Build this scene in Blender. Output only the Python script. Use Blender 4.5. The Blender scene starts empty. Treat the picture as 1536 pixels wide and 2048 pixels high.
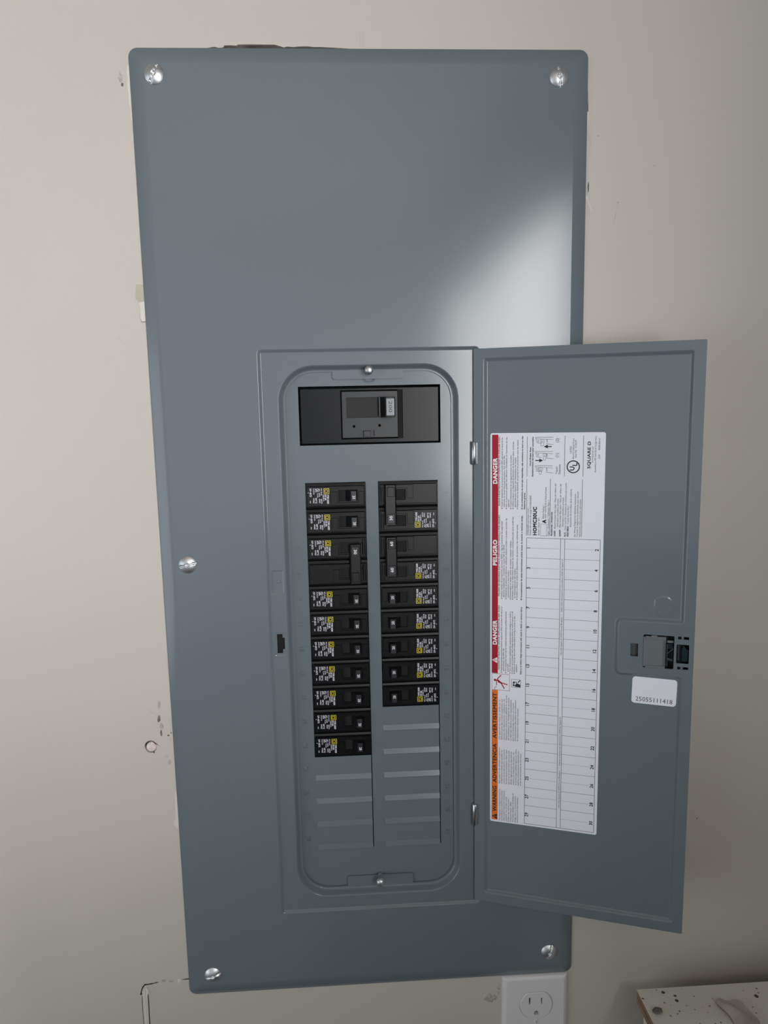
import bpy, bmesh, math, random
from mathutils import Matrix, Vector
from mathutils.geometry import tessellate_polygon

# ------------------------------------------------------------------ camera, world, light, exposure
# All building numbers below are in inches: x right along the wall, y into the wall, z up with 0 at the
# top edge of the panel cover (72 inches above the floor).
I = 0.0254
FL = 72.0
sc = bpy.context.scene
col = sc.collection
random.seed(7)
PI = math.pi

cam_d = bpy.data.cameras.new('camera')
cam = bpy.data.objects.new('camera', cam_d)
col.objects.link(cam)
cam_d.sensor_fit = 'VERTICAL'
cam_d.sensor_height = 36.0
cam_d.lens = 1450.0 / 2048.0 * 36.0
cam_d.clip_start = 0.01
Rr = Vector((0.9983109, -0.05451172, -0.0200953))
Rd = Vector((-0.02771197, -0.14278707, -0.9893654))
Rf = Vector((0.05106266, 0.98825114, -0.14405652))
m = Matrix((Rr, -Rd, -Rf)).transposed().to_4x4()
m.translation = Vector((6.987 * I, -27.042 * I, (-12.223 + FL) * I))
cam.matrix_world = m
sc.camera = cam

world = bpy.data.worlds.new('world')
sc.world = world
world.use_nodes = True
world.node_tree.nodes['Background'].inputs[0].default_value = (0.62, 0.72, 0.85, 1)
world.node_tree.nodes['Background'].inputs[1].default_value = 0.6

# daylight through the wide window in the right-hand wall, behind the photographer
DOOR_X, DOOR_Y0, DOOR_Y1, DOOR_Z0, DOOR_Z1 = 31.0, -150.0, -50.0, -34.0, 12.0
sun_d = bpy.data.lights.new('daylight', 'AREA')
sun_d.shape = 'RECTANGLE'
sun_d.size = (DOOR_Y1 - DOOR_Y0) * I
sun_d.size_y = (DOOR_Z1 - DOOR_Z0) * I
sun_d.energy = 134.0
sun_d.color = (1.0, 0.99, 0.985)
sun = bpy.data.objects.new('daylight', sun_d)
col.objects.link(sun)
sun.matrix_world = Matrix.Translation(((DOOR_X + 3) * I, (DOOR_Y0 + DOOR_Y1) / 2 * I, ((DOOR_Z0 + DOOR_Z1) / 2 + FL) * I)) @ \
    Matrix(((0, 0, 1), (1, 0, 0), (0, 1, 0))).to_4x4()

REAR_Y = -158.0
# added fill light behind a made-up opening in the left-hand wall
LEFT_X, SIDE_Y0, SIDE_Y1, SIDE_Z0, SIDE_Z1 = -110.0, -140.0, -36.0, -66.0, 4.0
side_d = bpy.data.lights.new('side_fill', 'AREA')
side_d.shape = 'RECTANGLE'
side_d.size = (SIDE_Y1 - SIDE_Y0) * I
side_d.size_y = (SIDE_Z1 - SIDE_Z0) * I
side_d.energy = 23.0
side_d.color = (0.88, 0.95, 1.0)
side = bpy.data.objects.new('side_fill', side_d)
col.objects.link(side)
side.matrix_world = Matrix.Translation(((LEFT_X - 3) * I, (SIDE_Y0 + SIDE_Y1) / 2 * I, ((SIDE_Z0 + SIDE_Z1) / 2 + FL) * I)) @ \
    Matrix(((0, 0, -1), (-1, 0, 0), (0, 1, 0))).to_4x4()

vs = sc.view_settings
vs.view_transform = 'Standard'
vs.look = 'None'
vs.gamma = 1.0
vs.use_curve_mapping = False
vs.exposure = 0.0


# ------------------------------------------------------------------ materials
def lin(c):
    return tuple((v / 255 / 12.92 if v / 255 <= 0.04045 else ((v / 255 + 0.055) / 1.055) ** 2.4) for v in c) + (1,)


def mat(name, rgb, rough=0.5, metal=0.0, var=0.0, var_scale=6.0, bump=0.0, bump_scale=200.0, rgb2=None, spec=0.5, rough_var=0.0):
    mt = bpy.data.materials.new(name)
    mt.use_nodes = True
    nt = mt.node_tree
    bs = nt.nodes['Principled BSDF']
    bs.inputs['Base Color'].default_value = lin(rgb)
    bs.inputs['Roughness'].default_value = rough
    bs.inputs['Metallic'].default_value = metal
    bs.inputs['Specular IOR Level'].default_value = spec
    tc = nt.nodes.new('ShaderNodeTexCoord')
    if var or rgb2:
        no = nt.nodes.new('ShaderNodeTexNoise')
        no.inputs['Scale'].default_value = var_scale
        no.inputs['Detail'].default_value = 6
        nt.links.new(tc.outputs['Object'], no.inputs['Vector'])
        rp = nt.nodes.new('ShaderNodeValToRGB')
        a = lin(rgb)
        b = lin(rgb2) if rgb2 else tuple(v * (1 - var) for v in a[:3]) + (1,)
        rp.color_ramp.elements[0].position = 0.35
        rp.color_ramp.elements[1].position = 0.68
        rp.color_ramp.elements[0].color = a
        rp.color_ramp.elements[1].color = b
        nt.links.new(no.outputs['Fac'], rp.inputs['Fac'])
        nt.links.new(rp.outputs['Color'], bs.inputs['Base Color'])
    if bump:
        nb = nt.nodes.new('ShaderNodeTexNoise')
        nb.inputs['Scale'].default_value = bump_scale
        nb.inputs['Detail'].default_value = 3
        nt.links.new(tc.outputs['Object'], nb.inputs['Vector'])
        bp = nt.nodes.new('ShaderNodeBump')
        bp.inputs['Strength'].default_value = bump
        bp.inputs['Distance'].default_value = 0.001
        nt.links.new(nb.outputs['Fac'], bp.inputs['Height'])
        nt.links.new(bp.outputs['Normal'], bs.inputs['Normal'])
    return mt


M = {}
M['wall'] = mat('painted_drywall', (202, 196, 187), 0.5, var=0.05, var_scale=2.5, bump=0.12, bump_scale=160)
M['wall_dim'] = mat('room_wall_paint', (172, 176, 180), 0.6, var=0.04)
M['blocker_dark'] = mat('light_blocker_dark', (66, 68, 68), 0.6, var=0.04)  # for the added block that keeps light off the lower panel
M['ceiling'] = mat('ceiling_paint', (152, 143, 132), 0.8, var=0.04, bump=0.1, bump_scale=120)
M['floor'] = mat('stone_floor', (70, 72, 74), 0.5, rgb2=(56, 57, 58), var_scale=4)
M['grey'] = mat('grey_enamel', (109, 120, 126), 0.16, var=0.05, var_scale=5, bump=0.02, bump_scale=420)
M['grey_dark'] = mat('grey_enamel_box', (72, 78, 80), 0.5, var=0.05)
M['black'] = mat('black_plastic', (13, 14, 16), 0.36, var=0.15, var_scale=40, spec=0.3)
M['handle'] = mat('handle_plastic', (15, 16, 18), 0.36, spec=0.4)
M['tip'] = mat('handle_plastic_lit', (44, 46, 51), 0.35)  # same plastic, paler: reflected light on the tips put into the colour
M['void'] = mat('dark_interior', (10, 11, 12), 0.8)  # near-black colour stands in for shade inside holes and slots
M['mainface'] = mat('main_breaker_plastic', (16, 18, 21), 0.28, var=0.25, var_scale=25, bump=0.006, bump_scale=300, spec=0.25)
M['mainblock'] = mat('main_breaker_block', (34, 37, 41), 0.42, var=0.1, var_scale=40)
M['grain'] = mat('grained_plastic', (22, 24, 26), 0.5, bump=0.4, bump_scale=1800)
M['zinc'] = mat('zinc_screw', (222, 225, 228), 0.42, 1.0, var=0.15, var_scale=120)
M['steel'] = mat('hinge_steel', (200, 204, 208), 0.22, 1.0)
M['latch'] = mat('latch_plastic', (104, 110, 114), 0.45)
M['catch'] = mat('catch_steel', (92, 122, 132), 0.25, 1.0)
M['paper'] = mat('label_paper', (234, 237, 246), 0.5)
M['ink'] = mat('black_ink', (24, 25, 33), 0.6)
M['inkgrey'] = mat('fine_print_ink', (48, 50, 60), 0.6)
M['red'] = mat('red_ink', (164, 4, 38), 0.5)
M['orange'] = mat('orange_ink', (232, 116, 36), 0.5)
M['white'] = mat('white_ink', (238, 236, 240), 0.5)
M['print'] = mat('pale_print', (216, 214, 226), 0.5)
M['yellow'] = mat('yellow_print', (214, 200, 40), 0.5)
M['silver'] = mat('silver_sticker', (132, 135, 140), 0.4, 0.2)
M['plate'] = mat('outlet_plastic', (222, 221, 224), 0.35)
M['gypsum'] = mat('exposed_board', (96, 90, 84), 0.9, rgb2=(52, 47, 44), var_scale=60, bump=0.5, bump_scale=300)
M['dirt'] = mat('dark_dirt', (78, 72, 68), 0.9, rgb2=(140, 134, 128), var_scale=140)
M['crack'] = mat('crack_dark', (52, 46, 42), 0.9)
M['plaster'] = mat('raw_plaster', (232, 228, 222), 0.8, rgb2=(206, 178, 158), var_scale=150)
M['olive'] = mat('old_paint', (188, 184, 166), 0.7, var=0.08, var_scale=60)
M['newpaint'] = mat('fresh_filler', (218, 213, 204), 0.7)
M['scuff'] = mat('scuff_grey', (196, 191, 183), 0.8, rgb2=(164, 159, 152), var_scale=220)
M['wood'] = mat('board_edge', (150, 124, 92), 0.6, rgb2=(112, 88, 62), var_scale=50)
M['cab'] = mat('cabinet_white', (205, 202, 192), 0.5)
M['film'] = mat('dried_paint_film', (198, 188, 184), 0.35, rgb2=(166, 156, 152), var_scale=30)
M['frame'] = mat('patio_frame', (225, 225, 225), 0.4)


def speckled(name):
    mt = mat(name, (226, 224, 213), 0.35, var=0.06, var_scale=20)
    nt = mt.node_tree
    bs = nt.nodes['Principled BSDF']
    src = bs.inputs['Base Color'].links[0].from_socket
    tc = [n for n in nt.nodes if n.type == 'TEX_COORD'][0]
    for scale, lo, hi, colr in ((70, 0.13, 0.18, (60, 52, 46)), (150, 0.11, 0.17, (120, 110, 98)), (24, 0.05, 0.085, (88, 78, 68))):
        vo = nt.nodes.new('ShaderNodeTexVoronoi')
        vo.inputs['Scale'].default_value = scale
        nz = nt.nodes.new('ShaderNodeTexNoise')
        nz.inputs['Scale'].default_value = scale * 1.7
        mx = nt.nodes.new('ShaderNodeMix')
        mx.data_type = 'RGBA'
        ad = nt.nodes.new('ShaderNodeMath')
        ad.operation = 'MULTIPLY_ADD'
        ad.inputs[1].default_value = 0.35
        rp = nt.nodes.new('ShaderNodeMapRange')
        rp.inputs[1].default_value = lo + 0.14
        rp.inputs[2].default_value = hi + 0.14
        rp.inputs[3].default_value = 1
        rp.inputs[4].default_value = 0
        nt.links.new(tc.outputs['Object'], vo.inputs['Vector'])
        nt.links.new(tc.outputs['Object'], nz.inputs['Vector'])
        nt.links.new(nz.outputs['Fac'], ad.inputs[0])
        nt.links.new(vo.outputs['Distance'], ad.inputs[2])
        nt.links.new(ad.outputs[0], rp.inputs[0])
        nt.links.new(rp.outputs[0], mx.inputs[0])
        nt.links.new(src, mx.inputs[6])
        mx.inputs[7].default_value = lin(colr)
        src = mx.outputs[2]
    nt.links.new(src, bs.inputs['Base Color'])
    return mt


M['top'] = speckled('spattered_laminate')


# ------------------------------------------------------------------ mesh builder (inches)
class MB:
    def __init__(s):
        s.v, s.f, s.sm = [], [], []

    def add(s, vs_, fs, smooth=False):
        o = len(s.v)
        s.v += [tuple(p) for p in vs_]
        for f in fs:
            s.f.append(tuple(o + i for i in f))
            s.sm.append(smooth)
        return s

    def box(s, x0, x1, y0, y1, z0, z1):
        vs_ = [(x, y, z) for x in (x0, x1) for y in (y0, y1) for z in (z0, z1)]
        return s.add(vs_, [(0, 1, 3, 2), (4, 6, 7, 5), (0, 4, 5, 1), (2, 3, 7, 6), (0, 2, 6, 4), (1, 5, 7, 3)])

    def bbox(s, x0, x1, y0, y1, z0, z1, b=0.02):
        """box whose front (-y) edges are bevelled"""
        a = [(x0, z0), (x1, z0), (x1, z1), (x0, z1)]
        c = [(x0 + b, z0 + b), (x1 - b, z0 + b), (x1 - b, z1 - b), (x0 + b, z1 - b)]
        lp = [[(p[0], y1, p[1]) for p in a], [(p[0], y0 + b, p[1]) for p in a], [(p[0], y0, p[1]) for p in c]]
        s.loft(lp, False)
        o = len(s.v)
        s.add(lp[2], [(0, 1, 2, 3)])
        s.add(lp[0], [(3, 2, 1, 0)])
        return s

    def loft(s, loops, smooth=True):
        n = len(loops[0])
        vs_ = [p for l in loops for p in l]
        fs = []
        for k in range(len(loops) - 1):
            for i in range(n):
                j = (i + 1) % n
                fs.append((k * n + i, k * n + j, (k + 1) * n + j, (k + 1) * n + i))
        return s.add(vs_, fs, smooth)

    def fill(s, outer, holes=(), y=0.0):
        loops = [[Vector((p[0], p[1], 0)) for p in l] for l in [outer] + list(holes)]
        tr = tessellate_polygon(loops)
        flat = [p for l in loops for p in l]
        fs = []
        for t in tr:
            a, b, c = (flat[i] for i in t)
            cr = (b - a).cross(c - a).z
            if abs(cr) < 1e-12:
                continue
            fs.append(tuple(t) if cr > 0 else tuple(reversed(t)))
        return s.add([(p.x, y, p.y) for p in flat], fs)

    def prism(s, poly, y0, y1):
        """solid from outline poly [(x,z)], front y0 to back y1"""
        s.fill(poly, (), y0)
        s.fill(poly, (), y1)
        s.loft([[(p[0], y0, p[1]) for p in poly], [(p[0], y1, p[1]) for p in poly]], False)
        return s

    def xprism(s, prof, x0, x1):
        """solid from profile [(y,z)] swept along x"""
        n = len(prof)
        vs_ = [(x0, p[0], p[1]) for p in prof] + [(x1, p[0], p[1]) for p in prof]
        fs = [(i, (i + 1) % n, n + (i + 1) % n, n + i) for i in range(n)] + [tuple(range(n - 1, -1, -1)), tuple(range(n, 2 * n))]
        return s.add(vs_, fs)

    def zprism(s, prof, z0, z1):
        """solid from profile [(x,y)] swept along z"""
        n = len(prof)
        vs_ = [(p[0], p[1], z0) for p in prof] + [(p[0], p[1], z1) for p in prof]
        fs = [(i, (i + 1) % n, n + (i + 1) % n, n + i) for i in range(n)] + [tuple(range(n - 1, -1, -1)), tuple(range(n, 2 * n))]
        return s.add(vs_, fs)

    def lathe(s, prof, cx, cz, n=24):
        """revolve [(r, y)] about the y axis through (cx, cz)"""
        loops = [[(cx + r * math.cos(2 * PI * i / n), y, cz + r * math.sin(2 * PI * i / n)) for i in range(n)] for r, y in prof]
        return s.loft(loops)

    def zcyl(s, cx, cy, r, z0, z1, n=16):
        loops = [[(cx + rr * math.cos(2 * PI * i / n), cy + rr * math.sin(2 * PI * i / n), z) for i in range(n)] for rr, z in
                 ((0.001, z0), (r * .85, z0), (r, z0 + .02), (r, z1 - .02), (r * .85, z1), (0.001, z1))]
        return s.loft(loops)

    def line(s, p, q, w, y):
        d = Vector((q[0] - p[0], q[1] - p[1]))
        if d.length < 1e-9:
            return s
        n = Vector((-d.y, d.x)).normalized() * w / 2
        return s.add([(p[0] + n.x, y, p[1] + n.y), (p[0] - n.x, y, p[1] - n.y), (q[0] - n.x, y, q[1] - n.y), (q[0] + n.x, y, q[1] + n.y)], [(0, 1, 2, 3)])

    def path(s, pts, w, y):
        for a, b in zip(pts, pts[1:]):
            s.line(a, b, w, y)
        return s

    def quad(s, x0, x1, z0, z1, y):
        return s.add([(x0, y, z0), (x1, y, z0), (x1, y, z1), (x0, y, z1)], [(0, 1, 2, 3)])

    def ring(s, cx, cz, r0, r1, y, n=32):
        L = [[(cx + r * math.cos(2 * PI * i / n), y, cz + r * math.sin(2 * PI * i / n)) for i in range(n)] for r in (r0, r1)]
        return s.loft(L, False)

    def disc(s, cx, cz, r, y, n=16):
        return s.add([(cx + r * math.cos(2 * PI * i / n), y, cz + r * math.sin(2 * PI * i / n)) for i in range(n)], [tuple(range(n))])

    def thicken(s, dy):
        """give a sheet its thickness: a shifted copy behind and a rim along open edges"""
        key, rep = {}, []
        for p in s.v:
            k = tuple(round(c, 5) for c in p)
            rep.append(key.setdefault(k, len(key)))
        uniq = [None] * len(key)
        for p, r in zip(s.v, rep):
            uniq[r] = p
        s.v = uniq
        s.f = [tuple(rep[i] for i in f) for f in s.f]
        good = [(f, sm) for f, sm in zip(s.f, s.sm) if len(set(f)) == len(f)]
        s.f = [g[0] for g in good]
        s.sm = [g[1] for g in good]
        cnt = {}
        for f in s.f:
            for i in range(len(f)):
                e = (f[i], f[(i + 1) % len(f)])
                k = (min(e), max(e))
                cnt[k] = (cnt.get(k, (0, e))[0] + 1, e)
        n = len(s.v)
        s.v = s.v + [(p[0], p[1] + dy, p[2]) for p in s.v]
        for f, sm in list(zip(s.f, s.sm)):
            s.f.append(tuple(n + i for i in reversed(f)))
            s.sm.append(sm)
        for k, (c, e) in cnt.items():
            if c == 1:
                s.f.append((e[1], e[0], n + e[0], n + e[1]))
                s.sm.append(False)
        return s

    def map(s, fn):
        s.v = [fn(p) for p in s.v]
        return s

    def mesh(s, name, material, org=(0, 0, 0)):
        me = bpy.data.meshes.new(name)
        me.from_pydata([((p[0] - org[0]) * I, (p[1] - org[1]) * I, (p[2] - org[2]) * I) for p in s.v], [], s.f)
        me.polygons.foreach_set('use_smooth', s.sm)
        me.materials.append(M[material])
        me.update()
        return me

    def build(s, name, material, parent=None, org=None):
        if org is None:
            org = ORG.get(parent.name, (0, 0, 0)) if parent else (0, 0, 0)
        return put(name, s.mesh(name, material, org), parent, org)


ORG = {}


def put(name, me, parent=None, org=(0, 0, 0), loc=None):
    o = bpy.data.objects.new(name, me)
    col.objects.link(o)
    if parent:
        o.parent = parent
        po = ORG.get(parent.name, (0, 0, 0))
        o.location = loc if loc else tuple((org[i] - po[i]) * I for i in range(3))
    else:
        o.location = (org[0] * I, org[1] * I, (org[2] + FL) * I)
    ORG[o.name] = org
    return o


def empty(name, org):
    return put(name, None, None, org)


def tag(o, label=None, cat=None, group=None, kind=None):
    for k, v in (('label', label), ('category', cat), ('group', group), ('kind', kind)):
        if v:
            o[k] = v
    return o


def copy_part(o, parent):
    c = o.copy()
    col.objects.link(c)
    c.parent = parent
    ORG[c.name] = ORG.get(o.name, (0, 0, 0))
    for ch in list(o.children):
        copy_part(ch, c)
    return c


# outlines
def rect(x0, x1, z0, z1):
    return [(x0, z0), (x1, z0), (x1, z1), (x0, z1)]


def rpoly(pts, r, seg=6):
    n = len(pts)
    rs = r if isinstance(r, (list, tuple)) else [r] * n
    out = []
    for i in range(n):
        p0, p, p1 = Vector(pts[i - 1]), Vector(pts[i]), Vector(pts[(i + 1) % n])
        a, b = (p0 - p).normalized(), (p1 - p).normalized()
        rad = max(rs[i], 1e-4)
        ang = a.angle(b)
        t = rad / math.tan(ang / 2)
        c = p + (a + b).normalized() * (rad / math.sin(ang / 2))
        s, e = p + a * t - c, p + b * t - c
        a0 = math.atan2(s.y, s.x)
        da = math.atan2(e.y, e.x) - a0
        while da > PI:
            da -= 2 * PI
        while da < -PI:
            da += 2 * PI
        for k in range(seg + 1):
            an = a0 + da * k / seg
            out.append((c.x + rad * math.cos(an), c.y + rad * math.sin(an)))
    return out


def offset(pts, d):
    """inward offset of a counter-clockwise outline"""
    n = len(pts)
    out = []
    for i in range(n):
        p0, p, p1 = Vector(pts[i - 1]), Vector(pts[i]), Vector(pts[(i + 1) % n])
        e0, e1 = (p - p0).normalized(), (p1 - p).normalized()
        n0, n1 = Vector((-e0.y, e0.x)), Vector((-e1.y, e1.x))
        k = (n0 + n1) / (1 + n0.dot(n1))
        out.append((p.x + k.x * d, p.y + k.y * d))
    return out


def turn(pts):
    n = len(pts)
    res = []
    for i in range(n):
        p0, p, p1 = Vector(pts[i - 1]), Vector(pts[i]), Vector(pts[(i + 1) % n])
        e0, e1 = p - p0, p1 - p
        res.append(1 if e0.x * e1.y - e0.y * e1.x > 0 else -1)
    return res


def step(mb, pts, r, d, y0, y1, k=5, seg=6):
    """rounded pressing: from outline pts at depth y0, running inward by d to depth y1; returns outer and inner outlines"""
    tn = turn(pts)
    loops = []
    for i in range(k + 1):
        t = i / k
        dd = d * t
        yy = y0 + (y1 - y0) * (t * t * (3 - 2 * t))
        rr = [max(0.004, r - dd * s) for s in tn]
        l = rpoly(offset(pts, dd), rr, seg)
        loops.append([(p[0], yy, p[1]) for p in l])
    mb.loft(loops)
    return [(p[0], p[2]) for p in loops[0]], [(p[0], p[2]) for p in loops[-1]]


# lettering: glyph outlines of the built-in font as flat polygons
_tc = {}


def glyphs(body, bold=0.0):
    k = (body, bold)
    if k not in _tc:
        cu = bpy.data.curves.new('t', 'FONT')
        cu.body = body
        cu.size = 1
        cu.resolution_u = 2
        cu.offset = min(bold, 0)
        cu.space_character = 1 + max(bold, 0) * 2
        ob = bpy.data.objects.new('t', cu)
        col.objects.link(ob)
        dg = bpy.context.evaluated_depsgraph_get()
        me = ob.evaluated_get(dg).to_mesh()
        vs_ = [(v.co.x, v.co.y) for v in me.vertices]
        fs = [tuple(p.vertices) for p in me.polygons]
        ob.evaluated_get(dg).to_mesh_clear()
        bpy.data.objects.remove(ob)
        bpy.data.curves.remove(cu)
        if bold > 0:
            n = len(vs_)
            d = bold * 1.2
            sh_ = ((-d, -d), (d, -d), (-d, d), (d, d))
            fs = [tuple(i + n * c for i in f) for c in range(4) for f in fs]
            vs_ = [(x + a, y + b, c) for c, (a, b) in enumerate(sh_) for x, y in vs_]
        _tc[k] = (vs_, fs)
    return _tc[k]


CAP = None


def text(mb, body, p0, p1, cap, y, up, bold=0.0, extrude=0.0):
    """write body along the line p0 -> p1 (its length fitted), glyph height cap towards the vector up"""
    global CAP
    if CAP is None:
        CAP = max(v[1] for v in glyphs('H')[0])
    vs_, fs = glyphs(body, bold)
    if not vs_:
        return
    xa, xb = min(v[0] for v in vs_), max(v[0] for v in vs_)
    d = Vector((p1[0] - p0[0], p1[1] - p0[1]))
    u = Vector(up)
    pts = []
    for g in vs_:
        vx, vy = g[0], g[1]
        q = Vector(p0) + d * ((vx - xa) / (xb - xa)) + u * (vy / CAP * cap)
        pts.append((q.x, y - (g[2] * .0007 if len(g) > 2 else 0), q.y))
    mb.add(pts, fs)
    if extrude:
        cnt = {}
        for f in fs:
            for i in range(len(f)):
                e = (f[i], f[(i + 1) % len(f)])
                k = (min(e), max(e))
                cnt[k] = cnt.get(k, 0) + 1
        n = len(pts)
        mb.add(pts + [(p[0], y + extrude, p[2]) for p in pts], [(k[0], k[1], n + k[1], n + k[0]) for k, c in cnt.items() if c == 1])


def natural(body, cap, bold=0.0):
    global CAP
    if CAP is None:
        CAP = max(v[1] for v in glyphs('H')[0])
    vs_ = glyphs(body, bold)[0]
    return (max(v[0] for v in vs_) - min(v[0] for v in vs_)) / CAP * cap


# ------------------------------------------------------------------ the room
WY = 0.06          # face of the wall
X0, X1, Y0, CEIL = LEFT_X, DOOR_X, REAR_Y, 24.0

hole = rect(0.7, 15.2, -35.2, -0.7)
gap_top = [(2.567, 0.012), (2.83, 0.058), (2.902, 0.067), (3.042, 0.032), (3.185, 0.046), (3.236, 0.113), (3.45, 0.118), (3.664, 0.106), (3.689, 0.141),
           (4.1, 0.150), (4.6, 0.146), (4.953, 0.148), (5.142, 0.095), (5.26, 0.056), (5.381, 0.087), (5.62, 0.071), (5.764, 0.089), (6.053, 0.099),
           (6.292, 0.074), (6.532, 0.075), (7.0, 0.055), (7.544, 0.026), (8.269, -0.007)]
recess = [(2.5, -0.35), (8.3, -0.35)] + list(reversed(gap_top))
plug_c = (-0.892, -25.165)
plug_hole = [(plug_c[0] + 0.225 * math.cos(2 * PI * i / 28) * (1 + .03 * math.sin(3 * i)), plug_c[1] + 0.24 * math.sin(2 * PI * i / 28)) for i in range(28)]
wb = MB()
wb.fill(rect(X0, X1, -FL, CEIL), [hole, recess, plug_hole], WY)
for l in (hole, recess, plug_hole):
    wb.loft([[(p[0], WY, p[1]) for p in l], [(p[0], WY + (0.5 if l is hole else 0.09), p[1]) for p in l]], False)
wb.fill(rect(X0, X1, -FL, CEIL), [hole], WY + 4)
wb.loft([[(p[0], WY, p[1]) for p in rect(X0, X1, -FL, CEIL)], [(p[0], WY + 4, p[1]) for p in rect(X0, X1, -FL, CEIL)]], False)
wall = tag(wb.build('wall_back', 'wall', None, (8, WY, -FL)), kind='structure')
MB().fill(recess, (), WY + 0.085).thicken(0.01).build('exposed_board', 'gypsum', wall)
# raw plug of plaster in the old hole
pb = MB()
pb.lathe([(0.001, WY + .005), (0.12, WY), (0.19, WY + 0.015), (0.2, WY + .085)], plug_c[0] + .012, plug_c[1] - .012, 24)
pb.build('plaster_plug', 'plaster', wall)


def streak(mb, pts, ws, y=WY - 0.002, th=0.008):
    """thin ragged sliver along pts with widths ws"""
    L, Rr_ = [], []
    for i, p in enumerate(pts):
        a = Vector(pts[max(0, i - 1)])
        b = Vector(pts[min(len(pts) - 1, i + 1)])
        n = Vector((-(b - a).y, (b - a).x)).normalized()
        w = ws[i] if isinstance(ws, (list, tuple)) else ws
        L.append((p[0] + n.x * w / 2, p[1] + n.y * w / 2))
        Rr_.append((p[0] - n.x * w / 2, p[1] - n.y * w / 2))
    return mb.prism(L + list(reversed(Rr_)), y, y + th)


def rag(a, b, n, j, rnd=random):
    return [(a[0] + (b[0] - a[0]) * i / n + rnd.uniform(-j, j), a[1] + (b[1] - a[1]) * i / n + rnd.uniform(-j, j)) for i in range(n + 1)]


def blot(cx, cz, rx, rz, n=14, j=0.25):
    return [(cx + rx * math.cos(2 * PI * i / n) * random.uniform(1 - j, 1 + j), cz + rz * math.sin(2 * PI * i / n) * random.uniform(1 - j, 1 + j)) for i in range(n)]


c = MB()
streak(c, [(0.05, -35.30), (-0.15, -35.305), (-0.30, -35.311)], [.05, .045, .01])
streak(c, [(-1.24, -35.364), (-1.36, -35.385), (-1.42, -35.402), (-1.55, -35.42), (-1.65, -35.437), (-1.83, -35.45)], [.012, .05, .03, .06, .05, .07])
c.build('crack', 'crack', wall)
c = MB()
streak(c, [(-1.80, -35.44), (-1.87, -35.52), (-1.93, -35.62), (-1.97, -35.76), (-1.99, -35.90)], [.03, .06, .05, .04, .09])
streak(c, [(-1.95, -35.95), (-1.963, -36.254), (-1.971, -36.765), (-1.975, -37.4), (-1.98, -40)], [.02, .025, .02, .02, .02])
c.build('crack', 'crack', wall)
c = MB()
streak(c, [(-1.71, -35.78), (-1.70, -36.2), (-1.715, -36.8), (-1.725, -37.3), (-1.74, -40)], [.02, .035, .035, .04, .04])
c.build('crack', 'crack', wall)
c = MB()
c.prism([(-1.90, -40), (-1.755, -40), (-1.745, -36.0), (-1.66, -35.75), (-1.72, -35.56), (-1.80, -35.58), (-1.93, -35.78), (-1.91, -36.0)], WY - .03, WY + .01)
c.build('filler_strip', 'newpaint', wall)
MB().prism([(-1.82, -40), (-1.79, -40), (-1.80, -35.62), (-1.815, -35.62)], WY - .034, WY).build('seam', 'scuff', wall)
for cx, cz, rx, rz, nm, mt_ in ((-1.02, -35.31, .11, .07, 'dirt_blot', 'scuff'), (-.72, -35.36, .10, .05, 'dirt_blot', 'scuff'), (-.42, -35.36, .07, .09, 'filler_blot', 'newpaint'),
                           (-.33, -.93, .07, .17, 'dirt_blot', 'scuff'), (-.29, -1.15, .05, .06, 'dirt_blot', 'dirt'),
                           (-.47, -23.45, .06, .22, 'dirt_blot', 'scuff'), (-.51, -24.03, .06, .14, 'dirt_blot', 'dirt'), (-.43, -24.35, .07, .16, 'dirt_blot', 'scuff'),
                           (-.46, -24.62, .045, .11, 'dirt_blot', 'dirt'), (-.19, -24.72, .05, .035, 'dirt_blot', 'dirt'), (-.08, -24.62, .03, .03, 'dirt_blot', 'dirt'),
                           (-.31, -25.57, .08, .07, 'dirt_blot', 'scuff'), (-.22, -25.82, .08, .10, 'dirt_blot', 'scuff'),
                           (16.31, -2.81, .05, .02, 'dirt_blot', 'scuff'), (18.40, -3.82, .07, .02, 'dirt_blot', 'scuff'), (21.08, -29.33, .035, .035, 'dirt_blot', 'dirt'),
                           (16.0, -4.55, .025, .16, 'dirt_blot', 'dirt'), (17.1, -5.09, .04, .04, 'dirt_blot', 'scuff')):
    MB().prism(blot(cx, cz, rx, rz), WY - .004, WY + .002).build(nm, mt_, wall)
# dark crescent around the plug and its tail
c = MB()
streak(c, [(plug_c[0] + .235 * math.cos(a), plug_c[1] + .245 * math.sin(a)) for a in [0.5 + 0.18 * i for i in range(16)]], [.008 + .03 * math.sin(PI * i / 15) for i in range(16)])
streak(c, [(-.78, -24.96), (-.68, -25.05), (-.57, -25.126)], [.03, .06, .01])
streak(c, [(-.80, -25.36), (-.77, -25.43)], [.07, .03])
c.build('crack', 'dirt', wall)
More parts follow.
